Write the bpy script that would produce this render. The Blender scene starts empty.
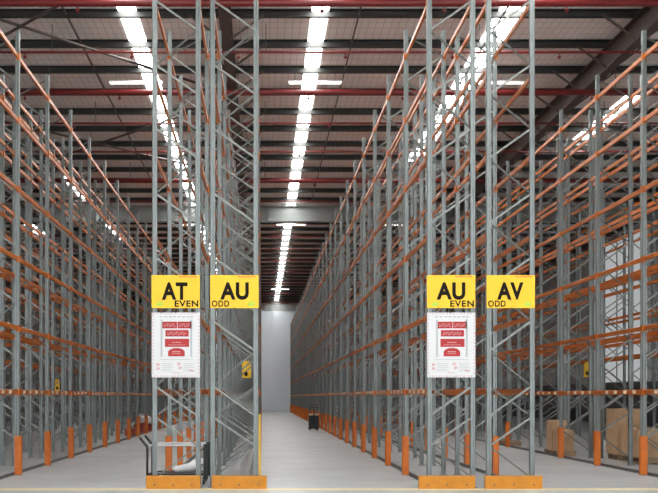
import bpy, math, random
from mathutils import Vector
random.seed(7)
C = bpy.context.scene.collection
PI = math.pi

# ------------------------------------------------------------------ camera
F, PX0, HOR, ZC = 1011.0, 262.0, 396.5, 1.60
cam_d = bpy.data.cameras.new('camera'); cam = bpy.data.objects.new('camera', cam_d); C.objects.link(cam)
cam.location = (0, 0, ZC); cam.rotation_euler = (PI/2, 0, 0)
cam_d.sensor_fit = 'HORIZONTAL'; cam_d.sensor_width = 36.0; cam_d.lens = F/658*36.0
cam_d.shift_x = (329-PX0)/658; cam_d.shift_y = (HOR-246.5)/658
cam_d.clip_end = 400; cam_d.clip_start = 0.1
bpy.context.scene.camera = cam

# ------------------------------------------------------------------ materials
def mat(name, col, rough=0.5, metal=0.0, var=0.0, vscale=6.0, spec=0.5, bump=0.0, bscale=40.0):
    m = bpy.data.materials.new(name); m.use_nodes = True
    nt = m.node_tree; b = nt.nodes['Principled BSDF']
    b.inputs['Base Color'].default_value = (*col, 1); b.inputs['Roughness'].default_value = rough
    b.inputs['Metallic'].default_value = metal; b.inputs['Specular IOR Level'].default_value = spec
    if var or bump:
        g = nt.nodes.new('ShaderNodeNewGeometry')
    if var:
        n = nt.nodes.new('ShaderNodeTexNoise'); n.inputs['Scale'].default_value = vscale; n.inputs['Detail'].default_value = 4
        nt.links.new(g.outputs['Position'], n.inputs['Vector'])
        r = nt.nodes.new('ShaderNodeValToRGB')
        r.color_ramp.elements[0].position = 0.3; r.color_ramp.elements[1].position = 0.7
        r.color_ramp.elements[0].color = (*[max(0, c*(1-var)) for c in col], 1)
        r.color_ramp.elements[1].color = (*[min(1, c*(1+var)) for c in col], 1)
        nt.links.new(n.outputs['Fac'], r.inputs['Fac']); nt.links.new(r.outputs['Color'], b.inputs['Base Color'])
    if bump:
        n2 = nt.nodes.new('ShaderNodeTexNoise'); n2.inputs['Scale'].default_value = bscale
        nt.links.new(g.outputs['Position'], n2.inputs['Vector'])
        bp = nt.nodes.new('ShaderNodeBump'); bp.inputs['Strength'].default_value = bump; bp.inputs['Distance'].default_value = 0.01
        nt.links.new(n2.outputs['Fac'], bp.inputs['Height']); nt.links.new(bp.outputs['Normal'], b.inputs['Normal'])
    return m
def emit(name, col, s):
    m = bpy.data.materials.new(name); m.use_nodes = True; nt = m.node_tree
    nt.nodes.remove(nt.nodes['Principled BSDF'])
    e = nt.nodes.new('ShaderNodeEmission'); e.inputs['Color'].default_value = (*col, 1); e.inputs['Strength'].default_value = s
    nt.links.new(e.outputs[0], nt.nodes['Material Output'].inputs[0]); return m

M = {}
M['galv'] = mat('galvanised_steel', (0.20, 0.222, 0.220), 0.30, 0.6, 0.10, 3.0)
M['brace'] = mat('galvanised_brace', (0.20, 0.21, 0.197), 0.36, 0.5, 0.10, 5.0)
M['orange'] = mat('orange_beam_paint', (0.45, 0.112, 0.008), 0.32, 0.0, 0.10, 4.0)
M['guard'] = mat('orange_guard_paint', (0.58, 0.135, 0.008), 0.42, 0.0, 0.10, 9.0)
M['barrier'] = mat('amber_barrier_paint', (0.56, 0.215, 0.005), 0.42, 0.0, 0.10, 7.0)
M['yguard'] = mat('yellow_guard_paint', (0.85, 0.55, 0.10), 0.42, 0.0, 0.08, 7.0)
M['yellow'] = mat('yellow_sign', (0.86, 0.53, 0.008), 0.45, 0.0, 0.02, 3.0)
M['ink'] = mat('black_ink', (0.015, 0.012, 0.01), 0.8, spec=0.1)
M['redink'] = mat('red_ink', (0.42, 0.010, 0.014), 0.5)
M['orangeink'] = mat('orange_red_ink', (0.75, 0.22, 0.03), 0.5)
M['greenink'] = mat('green_ink', (0.38, 0.62, 0.06), 0.5)
M['greyink'] = mat('grey_ink', (0.42, 0.44, 0.46), 0.5)
M['pinkink'] = mat('pale_red_ink', (0.62, 0.36, 0.36), 0.5)
M['white'] = mat('white_board', (0.68, 0.68, 0.69), 0.45, 0.0, 0.02, 4.0)
M['label'] = mat('pale_label', (0.86, 0.74, 0.58), 0.45)
M['black'] = mat('black_steel', (0.02, 0.022, 0.024), 0.4, 0.2, 0.15, 8.0)
M['rail'] = mat('dark_steel_rail', (0.12, 0.125, 0.125), 0.5, 0.4, 0.2, 5.0)
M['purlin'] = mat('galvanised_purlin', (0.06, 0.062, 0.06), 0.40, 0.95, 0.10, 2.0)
M['rafter'] = mat('brown_steel', (0.085, 0.066, 0.058), 0.5, 0.2, 0.15, 2.0)
M['girder'] = mat('grey_green_steel', (0.33, 0.36, 0.345), 0.42, 0.25, 0.08, 1.5)
M['redpipe'] = mat('red_pipe_paint', (0.15, 0.012, 0.012), 0.4, 0.0, 0.1, 3.0)
M['cardboard'] = mat('cardboard', (0.50, 0.33, 0.19), 0.8, 0.0, 0.10, 5.0, bump=0.2)
M['tape'] = mat('packing_tape', (0.62, 0.47, 0.30), 0.35)
M['timber'] = mat('pallet_timber', (0.36, 0.26, 0.17), 0.8, 0.0, 0.2, 8.0)
M['redplastic'] = mat('red_plastic', (0.42, 0.06, 0.035), 0.45, 0.0, 0.1, 4.0)
M['wrap'] = mat('white_wrap', (0.80, 0.81, 0.82), 0.4, 0.0, 0.05, 8.0, bump=0.4)
M['lamp'] = mat('white_lamp_body', (0.85, 0.85, 0.84), 0.4)
M['tube'] = emit('lamp_light', (1.0, 0.97, 0.92), 2.0)
M['sky'] = emit('daylight_panel', (1.0, 0.99, 0.97), 10.0)
M['paint'] = mat('faded_yellow_floor_paint', (0.74, 0.63, 0.38), 0.5, 0.0, 0.12, 9.0)
M['teal'] = mat('dark_teal_paint', (0.03, 0.06, 0.065), 0.4)

def floor_mat():
    m = mat('concrete_floor', (0.5, 0.5, 0.49), 0.33); nt = m.node_tree; b = nt.nodes['Principled BSDF']
    g = nt.nodes.new('ShaderNodeNewGeometry')
    n = nt.nodes.new('ShaderNodeTexNoise'); n.inputs['Scale'].default_value = 0.55; n.inputs['Detail'].default_value = 8; n.inputs['Roughness'].default_value = 0.62
    nt.links.new(g.outputs['Position'], n.inputs['Vector'])
    r = nt.nodes.new('ShaderNodeValToRGB')
    r.color_ramp.elements[0].position = 0.32; r.color_ramp.elements[0].color = (0.335, 0.362, 0.372, 1)
    r.color_ramp.elements[1].position = 0.68; r.color_ramp.elements[1].color = (0.455, 0.478, 0.480, 1)
    nt.links.new(n.outputs['Fac'], r.inputs['Fac']); nt.links.new(r.outputs['Color'], b.inputs['Base Color'])
    n2 = nt.nodes.new('ShaderNodeTexNoise'); n2.inputs['Scale'].default_value = 1.7; n2.inputs['Detail'].default_value = 5
    nt.links.new(g.outputs['Position'], n2.inputs['Vector'])
    mr = nt.nodes.new('ShaderNodeMapRange'); mr.inputs['To Min'].default_value = 0.28; mr.inputs['To Max'].default_value = 0.48
    nt.links.new(n2.outputs['Fac'], mr.inputs['Value']); nt.links.new(mr.outputs['Result'], b.inputs['Roughness'])
    return m
M['floor'] = floor_mat()
def roof_mat():
    m = mat('foil_roof_lining', (0.66, 0.58, 0.55), 0.5); nt = m.node_tree; b = nt.nodes['Principled BSDF']
    g = nt.nodes.new('ShaderNodeNewGeometry'); sp = nt.nodes.new('ShaderNodeSeparateXYZ')
    nt.links.new(g.outputs['Position'], sp.inputs[0])
    def stripes(sock, period):                       # wires of the safety mesh under the lining
        d = nt.nodes.new('ShaderNodeMath'); d.operation = 'DIVIDE'; d.inputs[1].default_value = period
        f = nt.nodes.new('ShaderNodeMath'); f.operation = 'FRACT'
        l = nt.nodes.new('ShaderNodeMath'); l.operation = 'LESS_THAN'; l.inputs[1].default_value = 0.10
        nt.links.new(sock, d.inputs[0]); nt.links.new(d.outputs[0], f.inputs[0]); nt.links.new(f.outputs[0], l.inputs[0]); return l.outputs[0]
    mx = nt.nodes.new('ShaderNodeMath'); mx.operation = 'MAXIMUM'
    nt.links.new(stripes(sp.outputs['X'], 0.20), mx.inputs[0]); nt.links.new(stripes(sp.outputs['Y'], 0.42), mx.inputs[1])
    n = nt.nodes.new('ShaderNodeTexNoise'); n.inputs['Scale'].default_value = 1.2; n.inputs['Detail'].default_value = 6
    nt.links.new(g.outputs['Position'], n.inputs['Vector'])
    r = nt.nodes.new('ShaderNodeValToRGB')
    r.color_ramp.elements[0].position = 0.3; r.color_ramp.elements[0].color = (0.83, 0.80, 0.78, 1)
    r.color_ramp.elements[1].position = 0.7; r.color_ramp.elements[1].color = (0.92, 0.895, 0.88, 1)
    nt.links.new(n.outputs['Fac'], r.inputs['Fac'])
    mc = nt.nodes.new('ShaderNodeMix'); mc.data_type = 'RGBA'; mc.inputs['B'].default_value = (0.62, 0.595, 0.58, 1)
    nt.links.new(mx.outputs[0], mc.inputs['Factor']); nt.links.new(r.outputs['Color'], mc.inputs['A'])
    nt.links.new(mc.outputs['Result'], b.inputs['Base Color'])
    return m
M['roof'] = roof_mat()
def wall_mat(name, col, period):
    m = mat(name, col, 0.6); nt = m.node_tree; b = nt.nodes['Principled BSDF']
    g = nt.nodes.new('ShaderNodeNewGeometry')
    n = nt.nodes.new('ShaderNodeTexNoise'); n.inputs['Scale'].default_value = 0.5; n.inputs['Detail'].default_value = 5
    nt.links.new(g.outputs['Position'], n.inputs['Vector'])
    r = nt.nodes.new('ShaderNodeValToRGB')
    r.color_ramp.elements[0].color = (*[c*0.9 for c in col], 1); r.color_ramp.elements[1].color = (*[min(1, c*1.06) for c in col], 1)
    nt.links.new(n.outputs['Fac'], r.inputs['Fac']); nt.links.new(r.outputs['Color'], b.inputs['Base Color'])
    return m
M['wallleft'] = wall_mat('grey_wall_panel', (0.34, 0.33, 0.32), 3)
M['dado'] = mat('dark_grey_dado_paint', (0.13, 0.13, 0.13), 0.6, 0.0, 0.1, 1.0)
M['wall'] = wall_mat('pale_wall_panel', (0.70, 0.71, 0.715), 3)
M['endwall'] = wall_mat('pale_blue_grey_panel', (0.78, 0.83, 0.88), 3)

# ------------------------------------------------------------------ mesh helpers
class MB:
    def __init__(s): s.v = []; s.f = []
    def add(s, vs, fs):
        b = len(s.v); s.v += [tuple(p) for p in vs]; s.f += [tuple(i+b for i in f) for f in fs]; return s
    def box(s, x0, x1, y0, y1, z0, z1):
        return s.add([(x0,y0,z0),(x1,y0,z0),(x1,y1,z0),(x0,y1,z0),(x0,y0,z1),(x1,y0,z1),(x1,y1,z1),(x0,y1,z1)],
                     [(3,2,1,0),(4,5,6,7),(0,1,5,4),(1,2,6,5),(2,3,7,6),(3,0,4,7)])
    def prism(s, sec, a, b, axis='z'):
        """section (list of 2-D points, counter-clockwise) swept along an axis from a to b"""
        n = len(sec); vs = []
        for t in (a, b):
            for (p, q) in sec:
                vs.append({'z': (p, q, t), 'y': (p, t, q), 'x': (t, p, q)}[axis])
        fs = [(i, (i+1) % n, n+(i+1) % n, n+i) for i in range(n)] + [tuple(range(n-1, -1, -1)), tuple(range(n, 2*n))]
        if axis == 'y': fs = [tuple(reversed(f)) for f in fs]
        return s.add(vs, fs)
    def bar(s, a, b, w, h, up=(0, 1, 0)):
        """rectangular bar from a to b; h measured along up, w across"""
        a, b = Vector(a), Vector(b); d = (b-a).normalized(); u = Vector(up); u = (u - d*u.dot(d)).normalized(); r = d.cross(u)
        vs = []
        for p in (a, b):
            for (i, j) in ((-1,-1),(1,-1),(1,1),(-1,1)): vs.append(p + r*(i*w/2) + u*(j*h/2))
        return s.add(vs, [(0,1,2,3),(7,6,5,4),(1,0,4,5),(2,1,5,6),(3,2,6,7),(0,3,7,4)])
    def channel(s, a, b, w, h, t, up=(0, 1, 0)):
        """open C channel from a to b: web on the +up side, flanges towards -up"""
        a, b = Vector(a), Vector(b); d = (b-a).normalized(); u = Vector(up); u = (u - d*u.dot(d)).normalized(); r = d.cross(u)
        o = r*(w/2-t/2)
        s.bar(a+u*(h/2-t/2), b+u*(h/2-t/2), w, t, up); s.bar(a+o, b+o, t, h, up); s.bar(a-o, b-o, t, h, up); return s
    def tube(s, pts, r, n=10, closed=True):
        pts = [Vector(p) for p in pts]; rings = []
        for i, p in enumerate(pts):
            d = (pts[min(i+1, len(pts)-1)] - pts[max(i-1, 0)]).normalized()
            u = Vector((0,0,1)) if abs(d.z) < 0.9 else Vector((1,0,0)); u = (u-d*u.dot(d)).normalized(); w = d.cross(u)
            rr = r[i] if isinstance(r, (list, tuple)) else r
            rings.append([p + (u*math.cos(2*PI*k/n) + w*math.sin(2*PI*k/n))*rr for k in range(n)])
        vs = [q for g in rings for q in g]; fs = []
        for i in range(len(pts)-1):
            for k in range(n):
                fs.append((i*n+k, i*n+(k+1) % n, (i+1)*n+(k+1) % n, (i+1)*n+k))
        fs += [tuple(range(n-1, -1, -1)), tuple(range((len(pts)-1)*n, len(pts)*n))]
        return s.add(vs, fs)
    def mesh(s, name, m, smooth=False):
        me = bpy.data.meshes.new(name); me.from_pydata(s.v, [], s.f); me.materials.append(m)
        if smooth:
            for p in me.polygons: p.use_smooth = len(p.vertices) == 4
        me.update(); return me
def link(name, data, parent=None, loc=(0,0,0), rot=(0,0,0)):
    o = bpy.data.objects.new(name, data); C.objects.link(o); o.parent = parent; o.location = loc; o.rotation_euler = rot; return o
def obj(name, mb, m, parent=None, loc=(0,0,0), smooth=False, bevel=0):
    o = link(name, mb.mesh(name, m, smooth), parent, loc)
    if bevel:
        md = o.modifiers.new('edge', 'BEVEL'); md.width = bevel; md.segments = 2; md.limit_method = 'ANGLE'
    return o
def tag(o, label, cat, group=None):
    o['label'] = label; o['category'] = cat
    if group: o['group'] = group
    return o
def thing(name, label, cat, loc=(0,0,0), group=None):
    return tag(link(name, None, None, loc), label, cat, group)
def struct(name, mb, m, parent=None, loc=(0,0,0)):
    o = obj(name, mb, m, parent, loc); o['kind'] = 'structure'; return o
def box(*a): return MB().box(*a)
def copy_tree(o, parent=None):
    c = o.copy(); C.objects.link(c); c.parent = parent
    for ch in list(o.children): copy_tree(ch, c)
    return c
def at(px, py, z=0.0):
    """point on the horizontal plane z seen at a pixel"""
    d = F*(ZC-z)/(py-HOR); return Vector(((px-PX0)*d/F, d, z))

# ------------------------------------------------------------------ the building
XL, XR, Y0, Y1 = -20.0, 20.5, -7.0, 108.5
ZP, ZR = 11.20, 11.40          # purlin underside, roof lining
struct('floor', box(XL, XR, -30, Y1+0.3, -0.25, 0), M['floor'])
ceil = struct('ceiling', box(XL, XR, Y0, Y1+0.3, ZR, ZR+0.12), M['roof'])
wl = struct('wall_left', box(XL-0.3, XL, Y0, Y1+0.3, 0, ZR), M['wallleft'])
wr = struct('wall_right', box(XR, XR+0.3, Y0, Y1+0.3, 0, ZR), M['wall'])
obj('dado', box(XR-0.02, XR, Y0+0.3, Y1, 0, 2.4), M['dado'], wr)
bw = struct('wall_back', box(XL, XR, Y1, Y1+0.3, 0, ZR), M['endwall'])
M['wall_glow'] = emit('glowing_wall_patch', (0.97, 0.99, 1.0), 0.19)  # emission that makes a patch of the dim right wall read pale
w1 = struct('glow_panel_1', box(XR-0.05, XR-0.03, 53.5, 60.5, 2.45, 10.6), M['wall_glow'])  # added glowing panel, standing in for a bright white wall area
for yy in (53.5, 55.8, 58.2, 60.5): obj('glow_panel_bar', box(XR-0.09, XR-0.051, yy-0.05, yy+0.05, 2.45, 10.6), M['girder'], w1)  # bars across the added glowing panel
# panel joints and the wide pilaster at the end of the aisle
for i in range(13):
    obj('panel_rib', box(1.22+(i-6)*3.1-0.06, 1.22+(i-6)*3.1+0.06, Y1-0.22, Y1, 0, ZR-0.2), M['endwall'], bw)
# purlins: lipped channels across the building, web towards the camera
sec = [(0,0),(0.12,0),(0.12,0.20),(0,0.20),(0,0.192),(0.108,0.192),(0.108,0.115),(0,0.115)]
pm = MB().prism([(p, q) for p, q in sec], XL, XR, 'x').mesh('purlin', M['purlin'])
PUR = []
y = 25.55 - 2.2*14
while y < Y1-1:
    if y > Y0+0.2: PUR.append(y)
    y += 2.2
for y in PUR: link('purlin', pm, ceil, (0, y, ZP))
# skylight strips between the purlins and the lining
for x, w, ya, yb in ((-13.3, 0.5, 57, 62), (-8.7, 0.5, 45, 50), (-8.7, 0.5, 57, 63), (-3.42, 0.46, Y0+0.5, Y1-0.5), (1.48, 0.42, Y0+0.5, Y1-0.5), (6.32, 0.62, Y0+0.5, 42), (12.2, 0.7, 32.5, 38.5)):
    obj('skylight', box(x-w/2, x+w/2, ya, yb, ZR-0.012, ZR-0.002), M['sky'], ceil)
# rafters in depth with fly braces up to the purlins
for X in (-11.3, -0.9, 9.55, 19.9):
    mb = MB(); w = 0.13
    mb.box(X-w, X+w, Y0+0.3, 50.6, ZP-0.62, ZP-0.595).box(X-w, X+w, Y0+0.3, 50.6, ZP-0.025, ZP).box(X-0.008, X+0.008, Y0+0.3, 50.6, ZP-0.595, ZP-0.025)
    rf = obj('rafter', mb, M['rafter'], ceil)
    if X < 19:
        for y in PUR:
            if 21 < y < 45:
                for sgn in (-1, 1):
                    obj('fly_brace', MB().bar((X+sgn*0.1, y-0.02, ZP-0.58), (X+sgn*0.95, y-0.02, ZP+0.04), 0.055, 0.03, (0,1,0)), M['rafter'], rf)
    mb = MB()
    mb.box(X-w, X+w, 51.4, Y1-0.5, ZP-0.5, ZP-0.48).box(X-w, X+w, 51.4, Y1-0.5, ZP-0.02, ZP).box(X-0.008, X+0.008, 51.4, Y1-0.5, ZP-0.48, ZP-0.02)
    obj('rafter', mb, M['rafter'], ceil)
# bridging lines between purlins
for X in (-8.2, -4.95, 2.45, 6.1, 13.0):
    obj('bridging', MB().bar((X, 12, ZP+0.06), (X, 50, ZP+0.06), 0.035, 0.05, (0,0,1)), M['rafter'], ceil)
# crossed roof rods
for (a, b) in (((-11.2, 19.5), (-1.0, 30.9)), ((-11.2, 30.9), (-1.0, 19.5)), ((-11.2, 42.6), (-1.0, 31.2)), ((-11.2, 31.2), (-1.0, 42.6))):
    dz = -0.34 if a[1] < b[1] else -0.42
    obj('cross_rod', MB().tube([(a[0], a[1], ZP+dz), (b[0], b[1], ZP+dz)], 0.04, 8), M['rafter'], ceil, smooth=True)
# the two deep girders across the building
for y in (51.0, 104.0):
    mb = MB(); zt = ZP; zb = ZP-0.80
    mb.box(XL, XR, y-0.2, y+0.2, zb, zb+0.03).box(XL, XR, y-0.2, y+0.2, zt-0.03, zt).box(XL, XR, y-0.01, y+0.01, zb+0.03, zt-0.03)
    g = obj('girder', mb, M['girder'], ceil)
    for x in (-15.5, -10.5, -5.2, 0.3, 5.6, 10.6, 16.0):
        obj('stiffener', box(x-0.01, x+0.01, y-0.19, y-0.01, zb+0.03, zt-0.03), M['girder'], g)
# painted line across the mouth of the aisles
struct('trim_1', box(-9, 12, 17.26, 17.62, 0, 0.002), M['paint'])

# ------------------------------------------------------------------ pallet racking
D0, B, K, ZTOP = 17.70, 2.84, 30, 9.04
W, DP = 0.85, 0.085                    # frame depth, post size
LEVELS = [1.695, 2.99, 4.40, 5.82, 7.22, 8.52]
def zy(py): return (HOR-py)/57.1 + ZC
h = DP/2
# rolled post: a channel with inturned lips, open towards the middle of the frame
c, gd = 0.012, 0.009
post_sec = [(-h+c,-h),(-0.010,-h),(-0.005,-h+gd),(0.016,-h+gd),(0.021,-h),(h,-h),(h,-h+0.022),(h-0.014,-h+0.022),(h-0.014,-h+0.014),(-h+0.020,-h+0.014),
            (-h+0.020,h-0.014),(h-0.014,h-0.014),(h-0.014,h-0.022),(h,h-0.022),(h,h),(0.021,h),(0.016,h-gd),(-0.005,h-gd),(-0.010,h),(-h+c,h),
            (-h,h-c),(-h,0.014),(-h+0.013,0.008),(-h+0.013,-0.008),(-h,-0.014),(-h,-h+c)]
post_mesh = {s: MB().prism([(p*s, q) for p, q in (post_sec if s > 0 else post_sec[::-1])], 0.012, ZTOP).mesh('post', M['galv']) for s in (1, -1)}
plate_mesh = MB().box(-0.075, 0.075, -0.07, 0.07, 0, 0.012).add([], []).mesh('foot_plate', M['galv'])
# diagonal pattern of a frame (right-hand rows; mirrored for the left-hand ones): (z at x=0, z at x=W, bright)
zig = []
R = [386, 321, 257, 193, 128, 64, 0]
for i, r in enumerate(R):
    zig.append((zy(r+30), zy(r), True))
    top = zy(r-35) if i < len(R)-1 else zy(-23)
    zig.append((top, zy(r), False))
zig.append((zy(386), zy(416), False)); zig.append((zy(446), zy(417), True)); zig.append((zy(446), zy(478), False))
def brace_mb(mb, z0, z1, bright, sgn):
    x0, x1 = -(W/2-DP/2)+0.01, (W/2-DP/2)-0.01
    if sgn < 0: z0, z1 = z1, z0
    if bright: mb.channel((x0, -0.022, z0), (x1, -0.022, z1), 0.034, 0.022, 0.003, (0,-1,0))
    else: mb.channel((x0, 0.022, z0), (x1, 0.022, z1), 0.026, 0.030, 0.003, (0,1,0))
    return mb
brace_mesh, lattice_mesh = {}, {}
for sgn in (1, -1):
    lat = MB(); brace_mesh[sgn] = []
    for z in zig:
        brace_mesh[sgn].append(brace_mb(MB(), *z, sgn).mesh('brace', M['brace'])); brace_mb(lat, *z, sgn)
    lattice_mesh[sgn] = lat.mesh('brace_lattice', M['brace'])
# beams: step section between two posts, with end connectors hooked on the posts
LB = B-DP
def beam_sec(s): 
    a = [(0.018*s,-0.046),(0.022*s,-0.040),(0.022*s,0.036),(0.014*s,0.046),(-0.006*s,0.046),(-0.006*s,0.026),(-0.022*s,0.026),(-0.022*s,-0.046)]
    return a if s < 0 else a[::-1]
def beam_into(mb, s, x, y, z): return mb.prism([(x+p, z+q) for p, q in beam_sec(s)], y-LB/2, y+LB/2, 'y')
beam_mesh = {s: beam_into(MB(), s, 0, 0, 0).mesh('beam', M['orange']) for s in (1, -1)}
def conn_into(mb, s, e, x=0, y=0, z=0):
    ye = y+e*LB/2; o = h-0.008
    xa, xb = sorted((x+s*(o+0.008), x+s*(o+0.014)))
    ya, yb = sorted((ye, ye+e*0.045)); mb.box(xa, xb, ya, yb, z-0.075, z+0.06)
    ya, yb = sorted((ye-e*0.006, ye)); xa, xb = sorted((x-s*0.02, x+s*(o+0.014))); mb.box(xa, xb, ya, yb, z-0.075, z+0.06); return mb
conn_mesh = {(s, e): conn_into(MB(), s, e).mesh('connector', M['orange']) for s in (1, -1) for e in (1, -1)}
LABY = [-0.95, -0.40, 0.18, 0.72]
def lab_into(mb, s, y0, x=0, y=0, z=0):
    xa, xb = sorted((x+s*0.0225, x+s*0.0255)); return mb.box(xa, xb, y+y0-0.09, y+y0+0.09, z-0.036, z+0.032)
lab_mesh = {(s, i): lab_into(MB(), s, LABY[i]).mesh('location_label', M['label']) for s in (1, -1) for i in range(4)}
# guards: rounded steel channel around the aisle side of a post
def guard_mb(s, H=0.785):
    a, t = 0.075, 0.012; out = []; inn = []
    pts = [(-0.05,-a),(0.045,-a),(0.068,-a+0.012),(0.08,-a+0.04),(0.08,a-0.04),(0.068,a-0.012),(0.045,a),(-0.05,a)]
    ins = [(-0.05,-a+t),(0.04,-a+t),(0.058,-a+t+0.01),(0.066,-a+0.042),(0.066,a-0.042),(0.058,a-t-0.01),(0.04,a-t),(-0.05,a-t)]
    mb = MB()
    for i in range(7):
        q = [pts[i], pts[i+1], ins[i+1], ins[i]]; q = [(p*s, r) for p, r in q]
        mb.prism(q if s > 0 else q[::-1], 0.0, H)
    mb2 = MB(); mb2.v = mb.v; mb2.f = mb.f; return mb2
guard_mesh = {(s, n): guard_mb(s, 1.22 if n == 'yguard' else 0.785).mesh('post_guard', M[n]) for s in (1, -1) for n in ('guard', 'yguard')}

#        letters  x of the left face, brace side, first frame, label, guard faces (+1 right, -1 left), seen labels
ROWS = [('AT',  -1.925, -1, 'tall grey pallet rack row with the yellow AT sign on its end', (-1,)),
        ('AU',  -0.912, -1, 'tall grey pallet rack row with the yellow AU ODD sign on its end', (1,)),
        ('AU',   2.890,  1, 'tall grey pallet rack row with the yellow AU EVEN sign on its end', (-1,)),
        ('AV',   3.930,  1, 'tall grey pallet rack row with the yellow AV sign on its end', (1,)),
        ('AS',  -5.780, -1, 'tall grey pallet rack row facing the AT row across the left aisle', (1,)),
        ('AR',  -6.820, -1, 'grey pallet rack row back to back behind the row facing AT', ()),
        ('AW',   7.730,  1, 'tall grey pallet rack row with orange beams facing the AV row', (-1,)),
        ('AX',   8.770,  1, 'grey pallet rack row back to back behind the row facing AV', ()),
        ('AQ', -10.780, -1, 'grey pallet rack row one aisle beyond the pair at the far left', ()),
        ('AP', -11.820, -1, 'grey pallet rack row deepest at the left, against the left side aisle', ()),
        ('AY',  12.680,  1, 'grey pallet rack row one aisle beyond the pair at the far right', ()),]
GN = {('AT', -1.925): 'left foot of the AT row', ('AU', -0.912): 'right foot of the AU ODD row', ('AU', 2.890): 'left foot of the AU EVEN row',
      ('AV', 3.930): 'right foot of the AV row', ('AS', -5.780): 'foot of the row facing AT', ('AW', 7.730): 'foot of the row facing AV'}
def seen(x, k, mg=150):
    px = PX0 + x*F/(D0+h+k*B); return -mg < px < 658+mg
for (nm, xl, bs, label, gfaces) in ROWS:
    row = thing('pallet_rack', label, 'pallet rack', (xl+W/2, D0+h, 0), 'rows of empty pallet racking')
    ks = [k for k in range(K+1) if seen(xl, k) or seen(xl+W, k)]
    for n, k in enumerate(ks):
        fr = link('upright_frame', None, row, (0, k*B, 0))
        for s in (1, -1):                 # s=1: left post opens to the right
            link('post', post_mesh[s], fr, (-s*(W/2-h), 0, 0))
            if n < 8: link('foot_plate', plate_mesh, fr, (-s*(W/2-h), 0, 0))
        if n < 5:
            for bm in brace_mesh[bs]: link('brace', bm, fr)
        else: link('brace_lattice', lattice_mesh[bs], fr)
    near, far, farlab, farcon = 0, MB(), MB(), MB()
    for n, k in enumerate(ks[:-1]):
        yb = k*B+B/2
        for li, z in enumerate(LEVELS):
            for s in (1, -1):
                xb = s*(W/2-h)
                lab = li == 0 and (s in gfaces or nm in ('AX',))
                if n < 8:
                    bo = link('beam', beam_mesh[s], row, (xb, yb, z))
                    if n < 5:
                        for e in (1, -1): link('connector', conn_mesh[(s, e)], bo)
                    if lab:
                        for i in range(4): link('location_label', lab_mesh[(s, i)], bo)
                else:
                    beam_into(far, s, xb, yb, z)
                    for e in (1, -1): conn_into(far, s, e, xb, yb, z)
                    if lab:
                        for i in range(4): lab_into(farlab, s, LABY[i], xb, yb, z)
    if far.v:
        o = obj('beam', far, M['orange'], row); o['kind'] = 'stuff'
    if farlab.v:
        o = obj('location_label', farlab, M['label'], row); o['kind'] = 'stuff'
    if nm == 'AU' and xl < 0: obj('tie_bar', MB().box(-W/2+DP/2+0.023, W/2-DP/2-0.023, 2.5*B-0.02, 2.5*B+0.02, 4.375, 4.41), M['galv'], row)
    # floor guide rail behind the posts on the aisle side, tied to the far side at the last frame
    for s in (1, -1):
        if s in gfaces:
            x = s*(W/2-DP-0.05)
            obj('guide_rail', MB().box(x-0.025, x+0.025, ks[0]*B-0.03, K*B, 0.0, 0.055).box(x-0.06, x+0.025, ks[0]*B-0.03, K*B, 0.0, 0.008), M['rail'], row)
    # post guards, one per post on the aisle side
    for s in gfaces:
        g = GN[(nm, xl)]; first = True
        for k in ks:
            if k == 0: continue
            special = (nm == 'AU' and xl < 0 and k == 1)
            o = link('post_guard', guard_mesh[(s, 'yguard' if special else 'guard')], None, (xl+W/2+s*(W/2-h+0.002), D0+h+k*B, 0.0125))
            if special: tag(o, 'yellow post guard nearest the end of the AU ODD row beside the aisle', 'post guard')
            elif first and gfaces: tag(o, 'orange post guard nearest the camera at the '+g, 'post guard', 'post guards along the '+g); first = False
            else: tag(o, 'orange post guard further along the '+g, 'post guard', 'post guards along the '+g)

# ------------------------------------------------------------------ end barriers
def barrier(x0, x1, side, label):
    y1 = D0-0.10; y0 = y1-0.10; H = 0.225
    t = thing('rack_end_barrier', label, 'barrier', ((x0+x1)/2, y0, 0), 'rack end barriers'); a = (x1-x0)/2
    mb = MB()                         # bent channel: front plate with folded top and bottom edges
    sec = [(0,0.0),(0.095,0.0),(0.095,0.012),(0.014,0.012),(0.014,H-0.012),(0.095,H-0.012),(0.095,H),(0,H)]
    mb.prism(sec, -a, a, 'x')
    obj('channel', mb, M['barrier'], t, bevel=0.004)
    for s in (-1, 1):
        obj('end_plate', MB().box(s*a-0.006, s*a+0.006, 0.0, 0.10, 0.0, H), M['barrier'], t)
    for f in (-0.7, 0.0, 0.7):
        obj('bolt', MB().tube([(f*a, 0.006, H*0.32), (f*a, -0.008, H*0.32)], 0.016, 8), M['rail'], t)
barrier(-2.00, -1.075, -1, 'low orange end barrier at the foot of the AT rack end')
barrier(-0.86, 0.075, 1, 'low orange end barrier under the AU ODD rack end beside the aisle')
barrier(2.725, 3.685, -1, 'low orange end barrier at the foot of the AU EVEN rack end')
barrier(3.875, 4.85, 1, 'low orange end barrier at the foot of the AV rack end')

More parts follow.
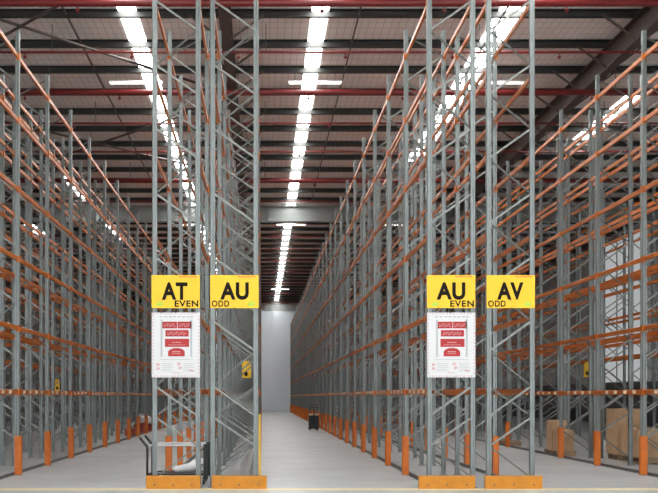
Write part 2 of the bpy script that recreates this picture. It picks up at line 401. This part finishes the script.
# ------------------------------------------------------------------ signs
dg = None
def text_mesh(s, w, hh, off, m, name, spacing=1.0):
    cu = bpy.data.curves.new('letters', 'FONT'); cu.body = s; cu.size = 1.0; cu.offset = off; cu.extrude = 0.002; cu.space_character = spacing
    o = bpy.data.objects.new('letters', cu); C.objects.link(o)
    bpy.context.view_layer.update(); d = bpy.context.evaluated_depsgraph_get()
    me = bpy.data.meshes.new_from_object(o.evaluated_get(d)); bpy.data.objects.remove(o); bpy.data.curves.remove(cu)
    xs = [v.co.x for v in me.vertices]; ys = [v.co.y for v in me.vertices]
    sx, sy = w/(max(xs)-min(xs)), hh/(max(ys)-min(ys))
    for v in me.vertices:
        x, y_, z_ = (v.co.x-min(xs))*sx, (v.co.y-min(ys))*sy, v.co.z
        v.co = (x, -z_, y_)
    me.materials.clear(); me.materials.append(m); me.name = name; me.update(); return me
S = D0/F                                # metres per pixel at the front plane
YS = D0-0.012
def sx(px): return (px-PX0)*S
def sz(py): return (HOR-py)*S+ZC
def plank(x0, x1, y0, y1, z0, z1): return MB().box(x0, x1, y0, y1, z0, z1)
def yellow_sign(px0, word, sub, sub_left, label, w0, w1):
    px1 = px0+48.3; yt, yb = 275.2, 308.2
    t = thing('aisle_sign', label, 'sign', (sx(px0), YS, sz(yb)), 'yellow aisle signs')
    ox, oz = sx(px0), sz(yb)
    def P(px, py): return sx(px)-ox, sz(py)-oz
    wd, ht = P(px1, yt)
    obj('board', box(0, wd, -0.006, 0, 0, ht), M['yellow'], t)
    a, b = P(px0+w0, 299.9), P(px0+w1, 282.4)
    link('letters', text_mesh(word, b[0]-a[0], b[1]-a[1], 0.04, M['ink'], 'letters', 1.1), t, (a[0], -0.009, a[1]))
    u0, u1 = (1.5, 19.0) if sub_left else (23.2, 46.8)
    a, b = P(px0+u0, 306.8), P(px0+u1, 300.6)
    link('letters', text_mesh(sub, b[0]-a[0], b[1]-a[1], 0.022, M['ink'], 'letters', 1.1), t, (a[0], -0.009, a[1]))
    mb = MB(); x = px0+28.0                        # small maker's line, too small to read
    for wpx in (2.2, 1.6, 2.4, 1.8, 2.0, 1.4, 2.4):
        a, b = P(x, 277.6), P(x+wpx, 276.0); mb.box(a[0], b[0], -0.0085, -0.006, a[1], b[1]); x += wpx+0.55
    obj('small_print', mb, M['orangeink'], t)
    mb = MB(); gx = px0+37.5 if sub_left else px0+4.5   # small green emblem
    a, b = P(gx, 305.8), P(gx+6.5, 303.6); mb.box(a[0], b[0], -0.0085, -0.006, a[1], b[1])
    a, b = P(gx+1.2, 303.2), P(gx+7.5, 302.0); mb.box(a[0], b[0], -0.0085, -0.006, a[1], b[1])
    obj('emblem', mb, M['greenink'], t)
yellow_sign(151.6, 'AT', 'EVEN', False, 'yellow aisle sign reading AT EVEN on the rack end', 10.4, 36.0)
yellow_sign(210.3, 'AU', 'ODD', True, 'yellow aisle sign reading AU ODD on the rack end', 10.0, 38.5)
yellow_sign(426.8, 'AU', 'EVEN', False, 'yellow aisle sign reading AU EVEN on the rack end', 9.6, 38.3)
yellow_sign(486.4, 'AV', 'ODD', True, 'yellow aisle sign reading AV ODD on the rack end', 10.5, 36.8)
def poster(px0, label):
    px1 = px0+48.2; yt, yb = 312.6, 377.4
    t = thing('load_notice', label, 'sign', (sx(px0), YS, sz(yb)), 'rack load notices')
    wd = (px1-px0)*S; ht = (yb-yt)*S
    def R(mb, u0, v0, u1, v1, d0=-0.0045, d1=-0.003): return mb.box(u0*wd, u1*wd, d0, d1, (1-v1)*ht, (1-v0)*ht)
    obj('board', box(0, wd, -0.003, 0, 0, ht), M['white'], t)
    mb = MB()
    n = 13
    for i in range(n):
        u = 0.03+i*0.94/n
        R(mb, u, 0.012, u+0.036, 0.026); R(mb, u, 0.972, u+0.036, 0.986)
    n = 18
    for i in range(n):
        v = 0.045+i*0.93/n
        R(mb, 0.014, v, 0.034, v+0.022); R(mb, 0.966, v, 0.986, v+0.022)
    obj('border', mb, M['pinkink'], t)
    mb = MB()
    for u in (0.185, 0.80): R(mb, u, 0.11, u+0.038, 0.685)
    R(mb, 0.16, 0.72, 0.86, 0.728)
    for i, u in enumerate((0.16, 0.26, 0.36, 0.44, 0.54, 0.63, 0.72, 0.80)): R(mb, u, 0.055, u+0.06, 0.075)
    for i in range(5):
        v = 0.785+i*0.028; R(mb, 0.20, v, 0.44-0.03*(i % 2), v+0.008); R(mb, 0.66, v, 0.88-0.04*(i % 2), v+0.008)
    obj('drawing', mb, M['greyink'], t)
    blocks = [(0.215, 0.14, 0.525, 0.245), (0.535, 0.14, 0.825, 0.245), (0.285, 0.27, 0.765, 0.37), (0.275, 0.405, 0.775, 0.53)]
    for b in blocks: obj('red_panel', R(MB(), *b), M['redink'], t)
    arch = [(0.34, 0.675), (0.34, 0.60), (0.39, 0.565), (0.46, 0.548), (0.57, 0.548), (0.64, 0.565), (0.685, 0.60), (0.685, 0.675)]
    obj('red_panel', MB().prism([(u*wd, (1-v)*ht) for u, v in arch], -0.0045, -0.003, 'y'), M['redink'], t)
    mb = MB()
    for (u0, v0, u1, v1, rows) in ((0.25, 0.165, 0.50, 0.22, 1), (0.56, 0.165, 0.80, 0.22, 1), (0.33, 0.295, 0.72, 0.345, 1), (0.42, 0.455, 0.62, 0.468, 1), (0.34, 0.495, 0.70, 0.503, 1), (0.43, 0.595, 0.60, 0.612, 1), (0.42, 0.63, 0.61, 0.638, 1)):
        n = max(4, int((u1-u0)/0.035)); du = (u1-u0)/n
        for i in range(n):
            if v1-v0 > 0.03:
                R(mb, u0+i*du, v0, u0+i*du+0.006, v1, -0.0055, -0.0045); R(mb, u0+i*du, (v0+v1)/2 - (i % 3-1)*0.018, u0+(i+0.75)*du, (v0+v1)/2+0.010-(i % 3-1)*0.018, -0.0055, -0.0045)
            else: R(mb, u0+i*du, v0, u0+(i+0.7)*du, v1, -0.0055, -0.0045)
    obj('writing', mb, M['pinkink'], t)
    mb = MB()
    for (u, v) in ((0.10, 0.78), (0.10, 0.84), (0.53, 0.77), (0.56, 0.83)): R(mb, u, v, u+0.035, v+0.045); R(mb, u+0.045, v+0.005, u+0.07, v+0.04)
    R(mb, 0.42, 0.925, 0.58, 0.935); R(mb, 0.78, 0.885, 0.88, 0.91)
    obj('symbols', mb, M['pinkink'], t)
poster(151.8, 'white and red rack notice below the AT sign')
poster(427.0, 'white and red rack notice below the AU EVEN sign')

# ------------------------------------------------------------------ ceiling lights and sprinkler pipes
for y in (30.1, 55.0, 88.0):
    for x in (-3.75, 1.58, 7.0):
        where = {30.1: 'near', 55.0: 'middle', 88.0: 'far'}[y]; ai = {-3.75: 'left', 1.58: 'middle', 7.0: 'right'}[x]
        t = thing('ceiling_light', f'slim white batten light in the {where} row over the {ai} aisle', 'ceiling light', (x, y, ZP-0.26), 'batten lights above the aisles')
        obj('housing', MB().prism([(-0.06,0.0),(0.06,0.0),(0.045,0.05),(-0.045,0.05)], -0.8, 0.8, 'x'), M['lamp'], t)
        obj('diffuser', box(-0.77, 0.77, -0.05, 0.05, -0.022, -0.001), M['tube'], t)
        for xx in (-0.6, 0.6): obj('hanger', MB().tube([(xx, 0, 0.05), (xx, 0, 0.28)], 0.006, 6), M['rail'], t)
head = MB().tube([(0,0,0),(0,0,-0.10)], 0.022, 8).tube([(0,0,-0.10),(0,0,-0.115),(0,0,-0.16)], [0.05,0.05,0.012], 10).mesh('sprinkler_head', M['redpipe'])
hang = MB().bar((0,0,0.03),(0,0,0.72),0.02,0.008).mesh('hanger', M['rail'])
nth = ['first', 'second', 'third', 'fourth', 'fifth', 'sixth', 'seventh', 'eighth', 'ninth', 'tenth', 'eleventh', 'twelfth', 'thirteenth', 'fourteenth', 'fifteenth', 'sixteenth', 'seventeenth', 'eighteenth', 'nineteenth', 'twentieth']
pys = [22.75, 26.02, 29.45, 32.8, 36.6, 41.5, 46.0, 56, 61, 66, 72, 79, 87, 95]
for i, y in enumerate(pys):
    fat = y in (22.75, 29.45, 41.5); r = 0.085 if fat else 0.033
    t = thing('sprinkler_pipe', f'{"thick" if fat else "thin"} red sprinkler pipe across the ceiling, {nth[i]} from the camera', 'sprinkler pipe', (0, y, ZP-0.74), 'red sprinkler pipes')
    obj('pipe', MB().tube([(XL+0.05,0,0),(XR-0.05,0,0)], r, 12), M['redpipe'], t, smooth=True)
    if y < 50:
        for j in range(13):
            x = -17.6+j*2.75+(0.5 if i % 2 else -0.3)
            link('sprinkler_head', head, t, (x, 0, -r+0.02))
            if j % 2 == 0: link('hanger', hang, t, (x+0.7, 0, r-0.03))

# ------------------------------------------------------------------ loose things in and around the racks
def pallet(loc, label, m='timber', group=None, L=1.15, Wd=0.8):
    t = thing('pallet', label, 'pallet', loc, group)
    for i in range(5):
        x = -Wd/2+0.06+i*(Wd-0.12)/4; obj('deck_board', box(x-0.055, x+0.055, -L/2, L/2, 0.12, 0.142), M[m], t)
    for yy in (-L/2+0.05, 0, L/2-0.05):
        obj('bearer', box(-Wd/2, Wd/2, yy-0.045, yy+0.045, 0.022, 0.12), M[m], t)
    for x in (-Wd/2+0.06, 0, Wd/2-0.06): obj('bottom_board', box(x-0.05, x+0.05, -L/2, L/2, 0, 0.022), M[m], t)
    return t
def carton(loc, w, d, hh, label, group=None):
    t = thing('cardboard_box', label, 'box', loc, group)
    obj('body', box(-w/2, w/2, -d/2, d/2, 0, hh), M['cardboard'], t, bevel=0.006)
    obj('tape', MB().box(-0.035, 0.035, -d/2-0.002, d/2+0.002, hh+0.0005, hh+0.002).box(-0.035, 0.035, -d/2-0.003, -d/2-0.001, hh-0.15, hh+0.002), M['tape'], t)
    return t
def bay_y(k, f=0.5): return D0+h+(k+f)*B
# right-hand racks, floor level
xax, xaw = 8.77+W/2, 7.73+W/2
pallet((xax, 25.72, 0), 'timber pallet on the floor under the tall carton behind the row facing AV', Wd=0.50, L=0.86)
carton((xax, 25.72, 0.145), 0.60, 0.82, 1.15, 'tall brown carton on a pallet behind the row facing AV')
pallet((xax, 24.55, 0), 'timber pallet on the floor under the wide low carton', Wd=0.50, L=1.2)
carton((xax, 24.55, 0.145), 0.58, 1.1, 0.7, 'wide low brown carton on a pallet, nearest of the right-hand boxes')
pallet((xaw, bay_y(3), 0), 'timber pallet on the floor under the pair of short cartons', Wd=0.50, L=1.3)
carton((xaw, bay_y(3)-0.32, 0.145), 0.42, 0.5, 0.55, 'short brown carton on a pallet, the nearer of the pair')
carton((xaw, bay_y(3)+0.30, 0.145), 0.42, 0.5, 0.80, 'short brown carton on a pallet, the farther of the pair')
pallet((xaw, bay_y(5), 0), 'empty timber pallet on the floor in the row facing AV', Wd=0.50, L=1.3)
# red pallets low in the row facing AT
xas = -5.78+W/2
for k in (8, 9, 10):
    for j in range(2+(k == 9)):
        pallet((xas, bay_y(k), 0.143*j), f'red plastic pallet at the foot of the row facing AT, {["nearest", "middle", "farthest"][k-8]} stack, {["bottom", "second", "top"][j]} of it', 'redplastic', 'red pallets on the floor', Wd=0.42, L=1.7)
for (k, dx, r) in ((9, 0.02, 0.16), (10, -0.05, 0.2), (11, 0.0, 0.22)):
    z0 = 0.143*(3 if k == 9 else 2 if k == 10 else 0)
    mb = MB(); n = 9
    prof = [(0.02, 0), (0.75, 0.03), (1.0, 0.25), (0.95, 0.6), (0.8, 0.85), (0.35, 1.0), (0.01, 1.02)]
    mb.tube([(0, 0, b*0.42) for a, b in prof], [a*r for a, b in prof], 14)
    tag(obj('wrapped_bundle', mb, M['wrap'], None, (xas+dx, bay_y(k), z0), smooth=True), {9: 'white wrapped bundle on the middle stack of red pallets', 10: 'white wrapped bundle on the farthest stack of red pallets', 11: 'white wrapped bundle on bare floor past the red pallets'}[k], 'bundle')

# platform trolley parked behind the AT end frame
t = thing('platform_trolley', 'black tube trolley with pale push rails behind the AT rack end', 'trolley', (-1.5, 18.75, 0))
deck = obj('deck', box(-0.30, 0.48, -0.42, 0.42, 0.17, 0.20), M['black'], t, bevel=0.008)
for (x, yy) in ((-0.58, -0.42), (-0.58, 0.42)):
    bend = [(x, yy, 0.10), (x, yy, 0.66), (x-0.012, yy, 0.70), (x-0.05, yy, 0.745), (x-0.14, yy, 0.86)]
    obj('handle', MB().tube(bend, 0.022, 10), M['black'], t, smooth=True)
obj('side_rail', MB().tube([(-0.58, -0.40, 0.17), (-0.58, 0.40, 0.17)], 0.02, 8).tube([(-0.58, -0.3, 0.185), (-0.30, -0.3, 0.185)], 0.018, 8).tube([(-0.58, 0.3, 0.185), (-0.30, 0.3, 0.185)], 0.018, 8), M['black'], t, smooth=True)
for yy in (-0.42, 0.42):
    obj('push_rail', MB().tube([(-0.565, yy, 0.715), (0.50, yy, 0.715)], 0.02, 8), M['white'], t, smooth=True)
    obj('end_post', MB().box(0.44, 0.52, yy-0.03, yy+0.03, 0.10, 0.735), M['black'], t)
obj('cross_rail', MB().tube([(0.30, -0.42, 0.36), (0.50, -0.42, 0.36)], 0.015, 8), M['galv'], t, smooth=True)
wheel = MB().tube([(-0.02,0,0),(0.02,0,0)], 0.075, 16).mesh('wheel', M['rail'], True)
for (x, yy) in ((-0.58,-0.42),(-0.58,0.42),(0.44,-0.34),(0.44,0.34)): 
    link('wheel', wheel, t, (x, yy, 0.075)); 
tag(obj('wrapped_roll', MB().tube([(-1.62, 18.58, 0.262), (-1.58, 18.58, 0.262), (-1.30, 18.6, 0.30), (-1.12, 18.6, 0.40), (-1.06, 18.6, 0.44)], [0.02, 0.06, 0.085, 0.10, 0.03], 14), M['wrap'], smooth=True), 'white wrapped roll lying on the black trolley deck', 'roll')

# yellow notices hung on wires inside the racks
def notice(px, py0, py1, wpx, d, label, ztop):
    sc = d/F; x = (px-PX0)*sc; z1 = ZC+(HOR-py0)*sc; z0 = ZC+(HOR-py1)*sc; w = wpx*sc/2
    t = thing('hanging_notice', label, 'sign', (x, d, z0), 'yellow notices hung in the racks'); hh = z1-z0
    obj('board', MB().prism([(-w,0),(w,0),(w,hh*0.8),(w*0.5,hh),(-w*0.5,hh),(-w,hh*0.8)], -0.01, 0.01, 'y'), M['yellow'], t)
    obj('mark', MB().box(-w*0.45, w*0.25, -0.013, -0.0105, hh*0.12, hh*0.36), M['ink'], t)
    obj('wire', MB().tube([(0, 0, hh), (0, 0, ztop-z0)], 0.007, 6), M['galv'], t)
notice(246.5, 361, 378, 9, D0+h+2.5*B, 'yellow notice hanging on a wire inside the AU ODD row', 4.374)
notice(587.5, 362, 377, 7.5, D0+h+4.228*B, 'yellow notice hanging in the rack behind the row facing AV', 2.94)
notice(57.3, 379, 391, 5, D0+h+5.5*B, 'small yellow notice hanging in the racks at the left', 2.935)

# pallet truck parked against the AU EVEN row, far down the aisle
def truck(loc, body, top, label):
    t = thing('pallet_truck', label, 'pallet truck', loc)
    obj('body', MB().box(-0.24, 0.24, -0.42, 0.0, 0.10, 0.72), M[body], t, bevel=0.03)
    obj('battery_cover', MB().box(-0.22, 0.22, -0.38, -0.05, 0.72, 0.80), M[top], t, bevel=0.02)
    obj('tiller', MB().tube([(0, -0.40, 0.3), (0, -0.52, 0.75), (0, -0.56, 1.05)], 0.03, 10), M['black'], t, smooth=True)
    obj('handle', MB().tube([(-0.16, -0.56, 1.02), (-0.13, -0.57, 1.1), (0.13, -0.57, 1.1), (0.16, -0.56, 1.02)], 0.025, 8), M['black'], t, smooth=True)
    obj('mast', MB().box(-0.22, -0.15, -0.02, 0.06, 0.1, 1.25).box(0.15, 0.22, -0.02, 0.06, 0.1, 1.25).box(-0.22, 0.22, 0.0, 0.05, 1.19, 1.25), M['rail'], t)
    for s in (-1, 1): obj('fork', MB().box(s*0.16-0.06, s*0.16+0.06, 0.06, 1.15, 0.06, 0.11), M[body], t)
    for (x, yy) in ((-0.18, -0.3), (0.18, -0.3), (-0.16, 1.0), (0.16, 1.0)): link('wheel', wheel, t, (x, yy, 0.075))
    return t
truck((2.42, 47.5, 0), 'black', 'label', 'black pallet truck with a pale cover, deep in the aisle by AU EVEN')

# ------------------------------------------------------------------ daylight
w = bpy.data.worlds.new('overcast'); bpy.context.scene.world = w; w.use_nodes = True
nt = w.node_tree; bg = nt.nodes['Background']; bg.inputs['Color'].default_value = (0.95, 0.98, 1.0, 1); bg.inputs['Strength'].default_value = 1.0

sd = bpy.data.lights.new('sun', 'SUN'); sd.energy = 11.0; sd.angle = 0.01; sd.color = (1.0, 0.97, 0.92)
so = link('sun', sd, None, (0, -25, 30), (math.radians(38), 0, math.radians(-6)))   # added; bounces off the unseen forecourt at the open front to lift the roof
sc = bpy.context.scene
sc.view_settings.view_transform = 'Standard'; sc.view_settings.look = 'None'; sc.view_settings.exposure = 1.15; sc.view_settings.gamma = 1.0
sc.view_settings.use_curve_mapping = False
sc.cycles.max_bounces = 10; sc.cycles.diffuse_bounces = 6; sc.cycles.glossy_bounces = 4
sc.cycles.sample_clamp_indirect = 8.0
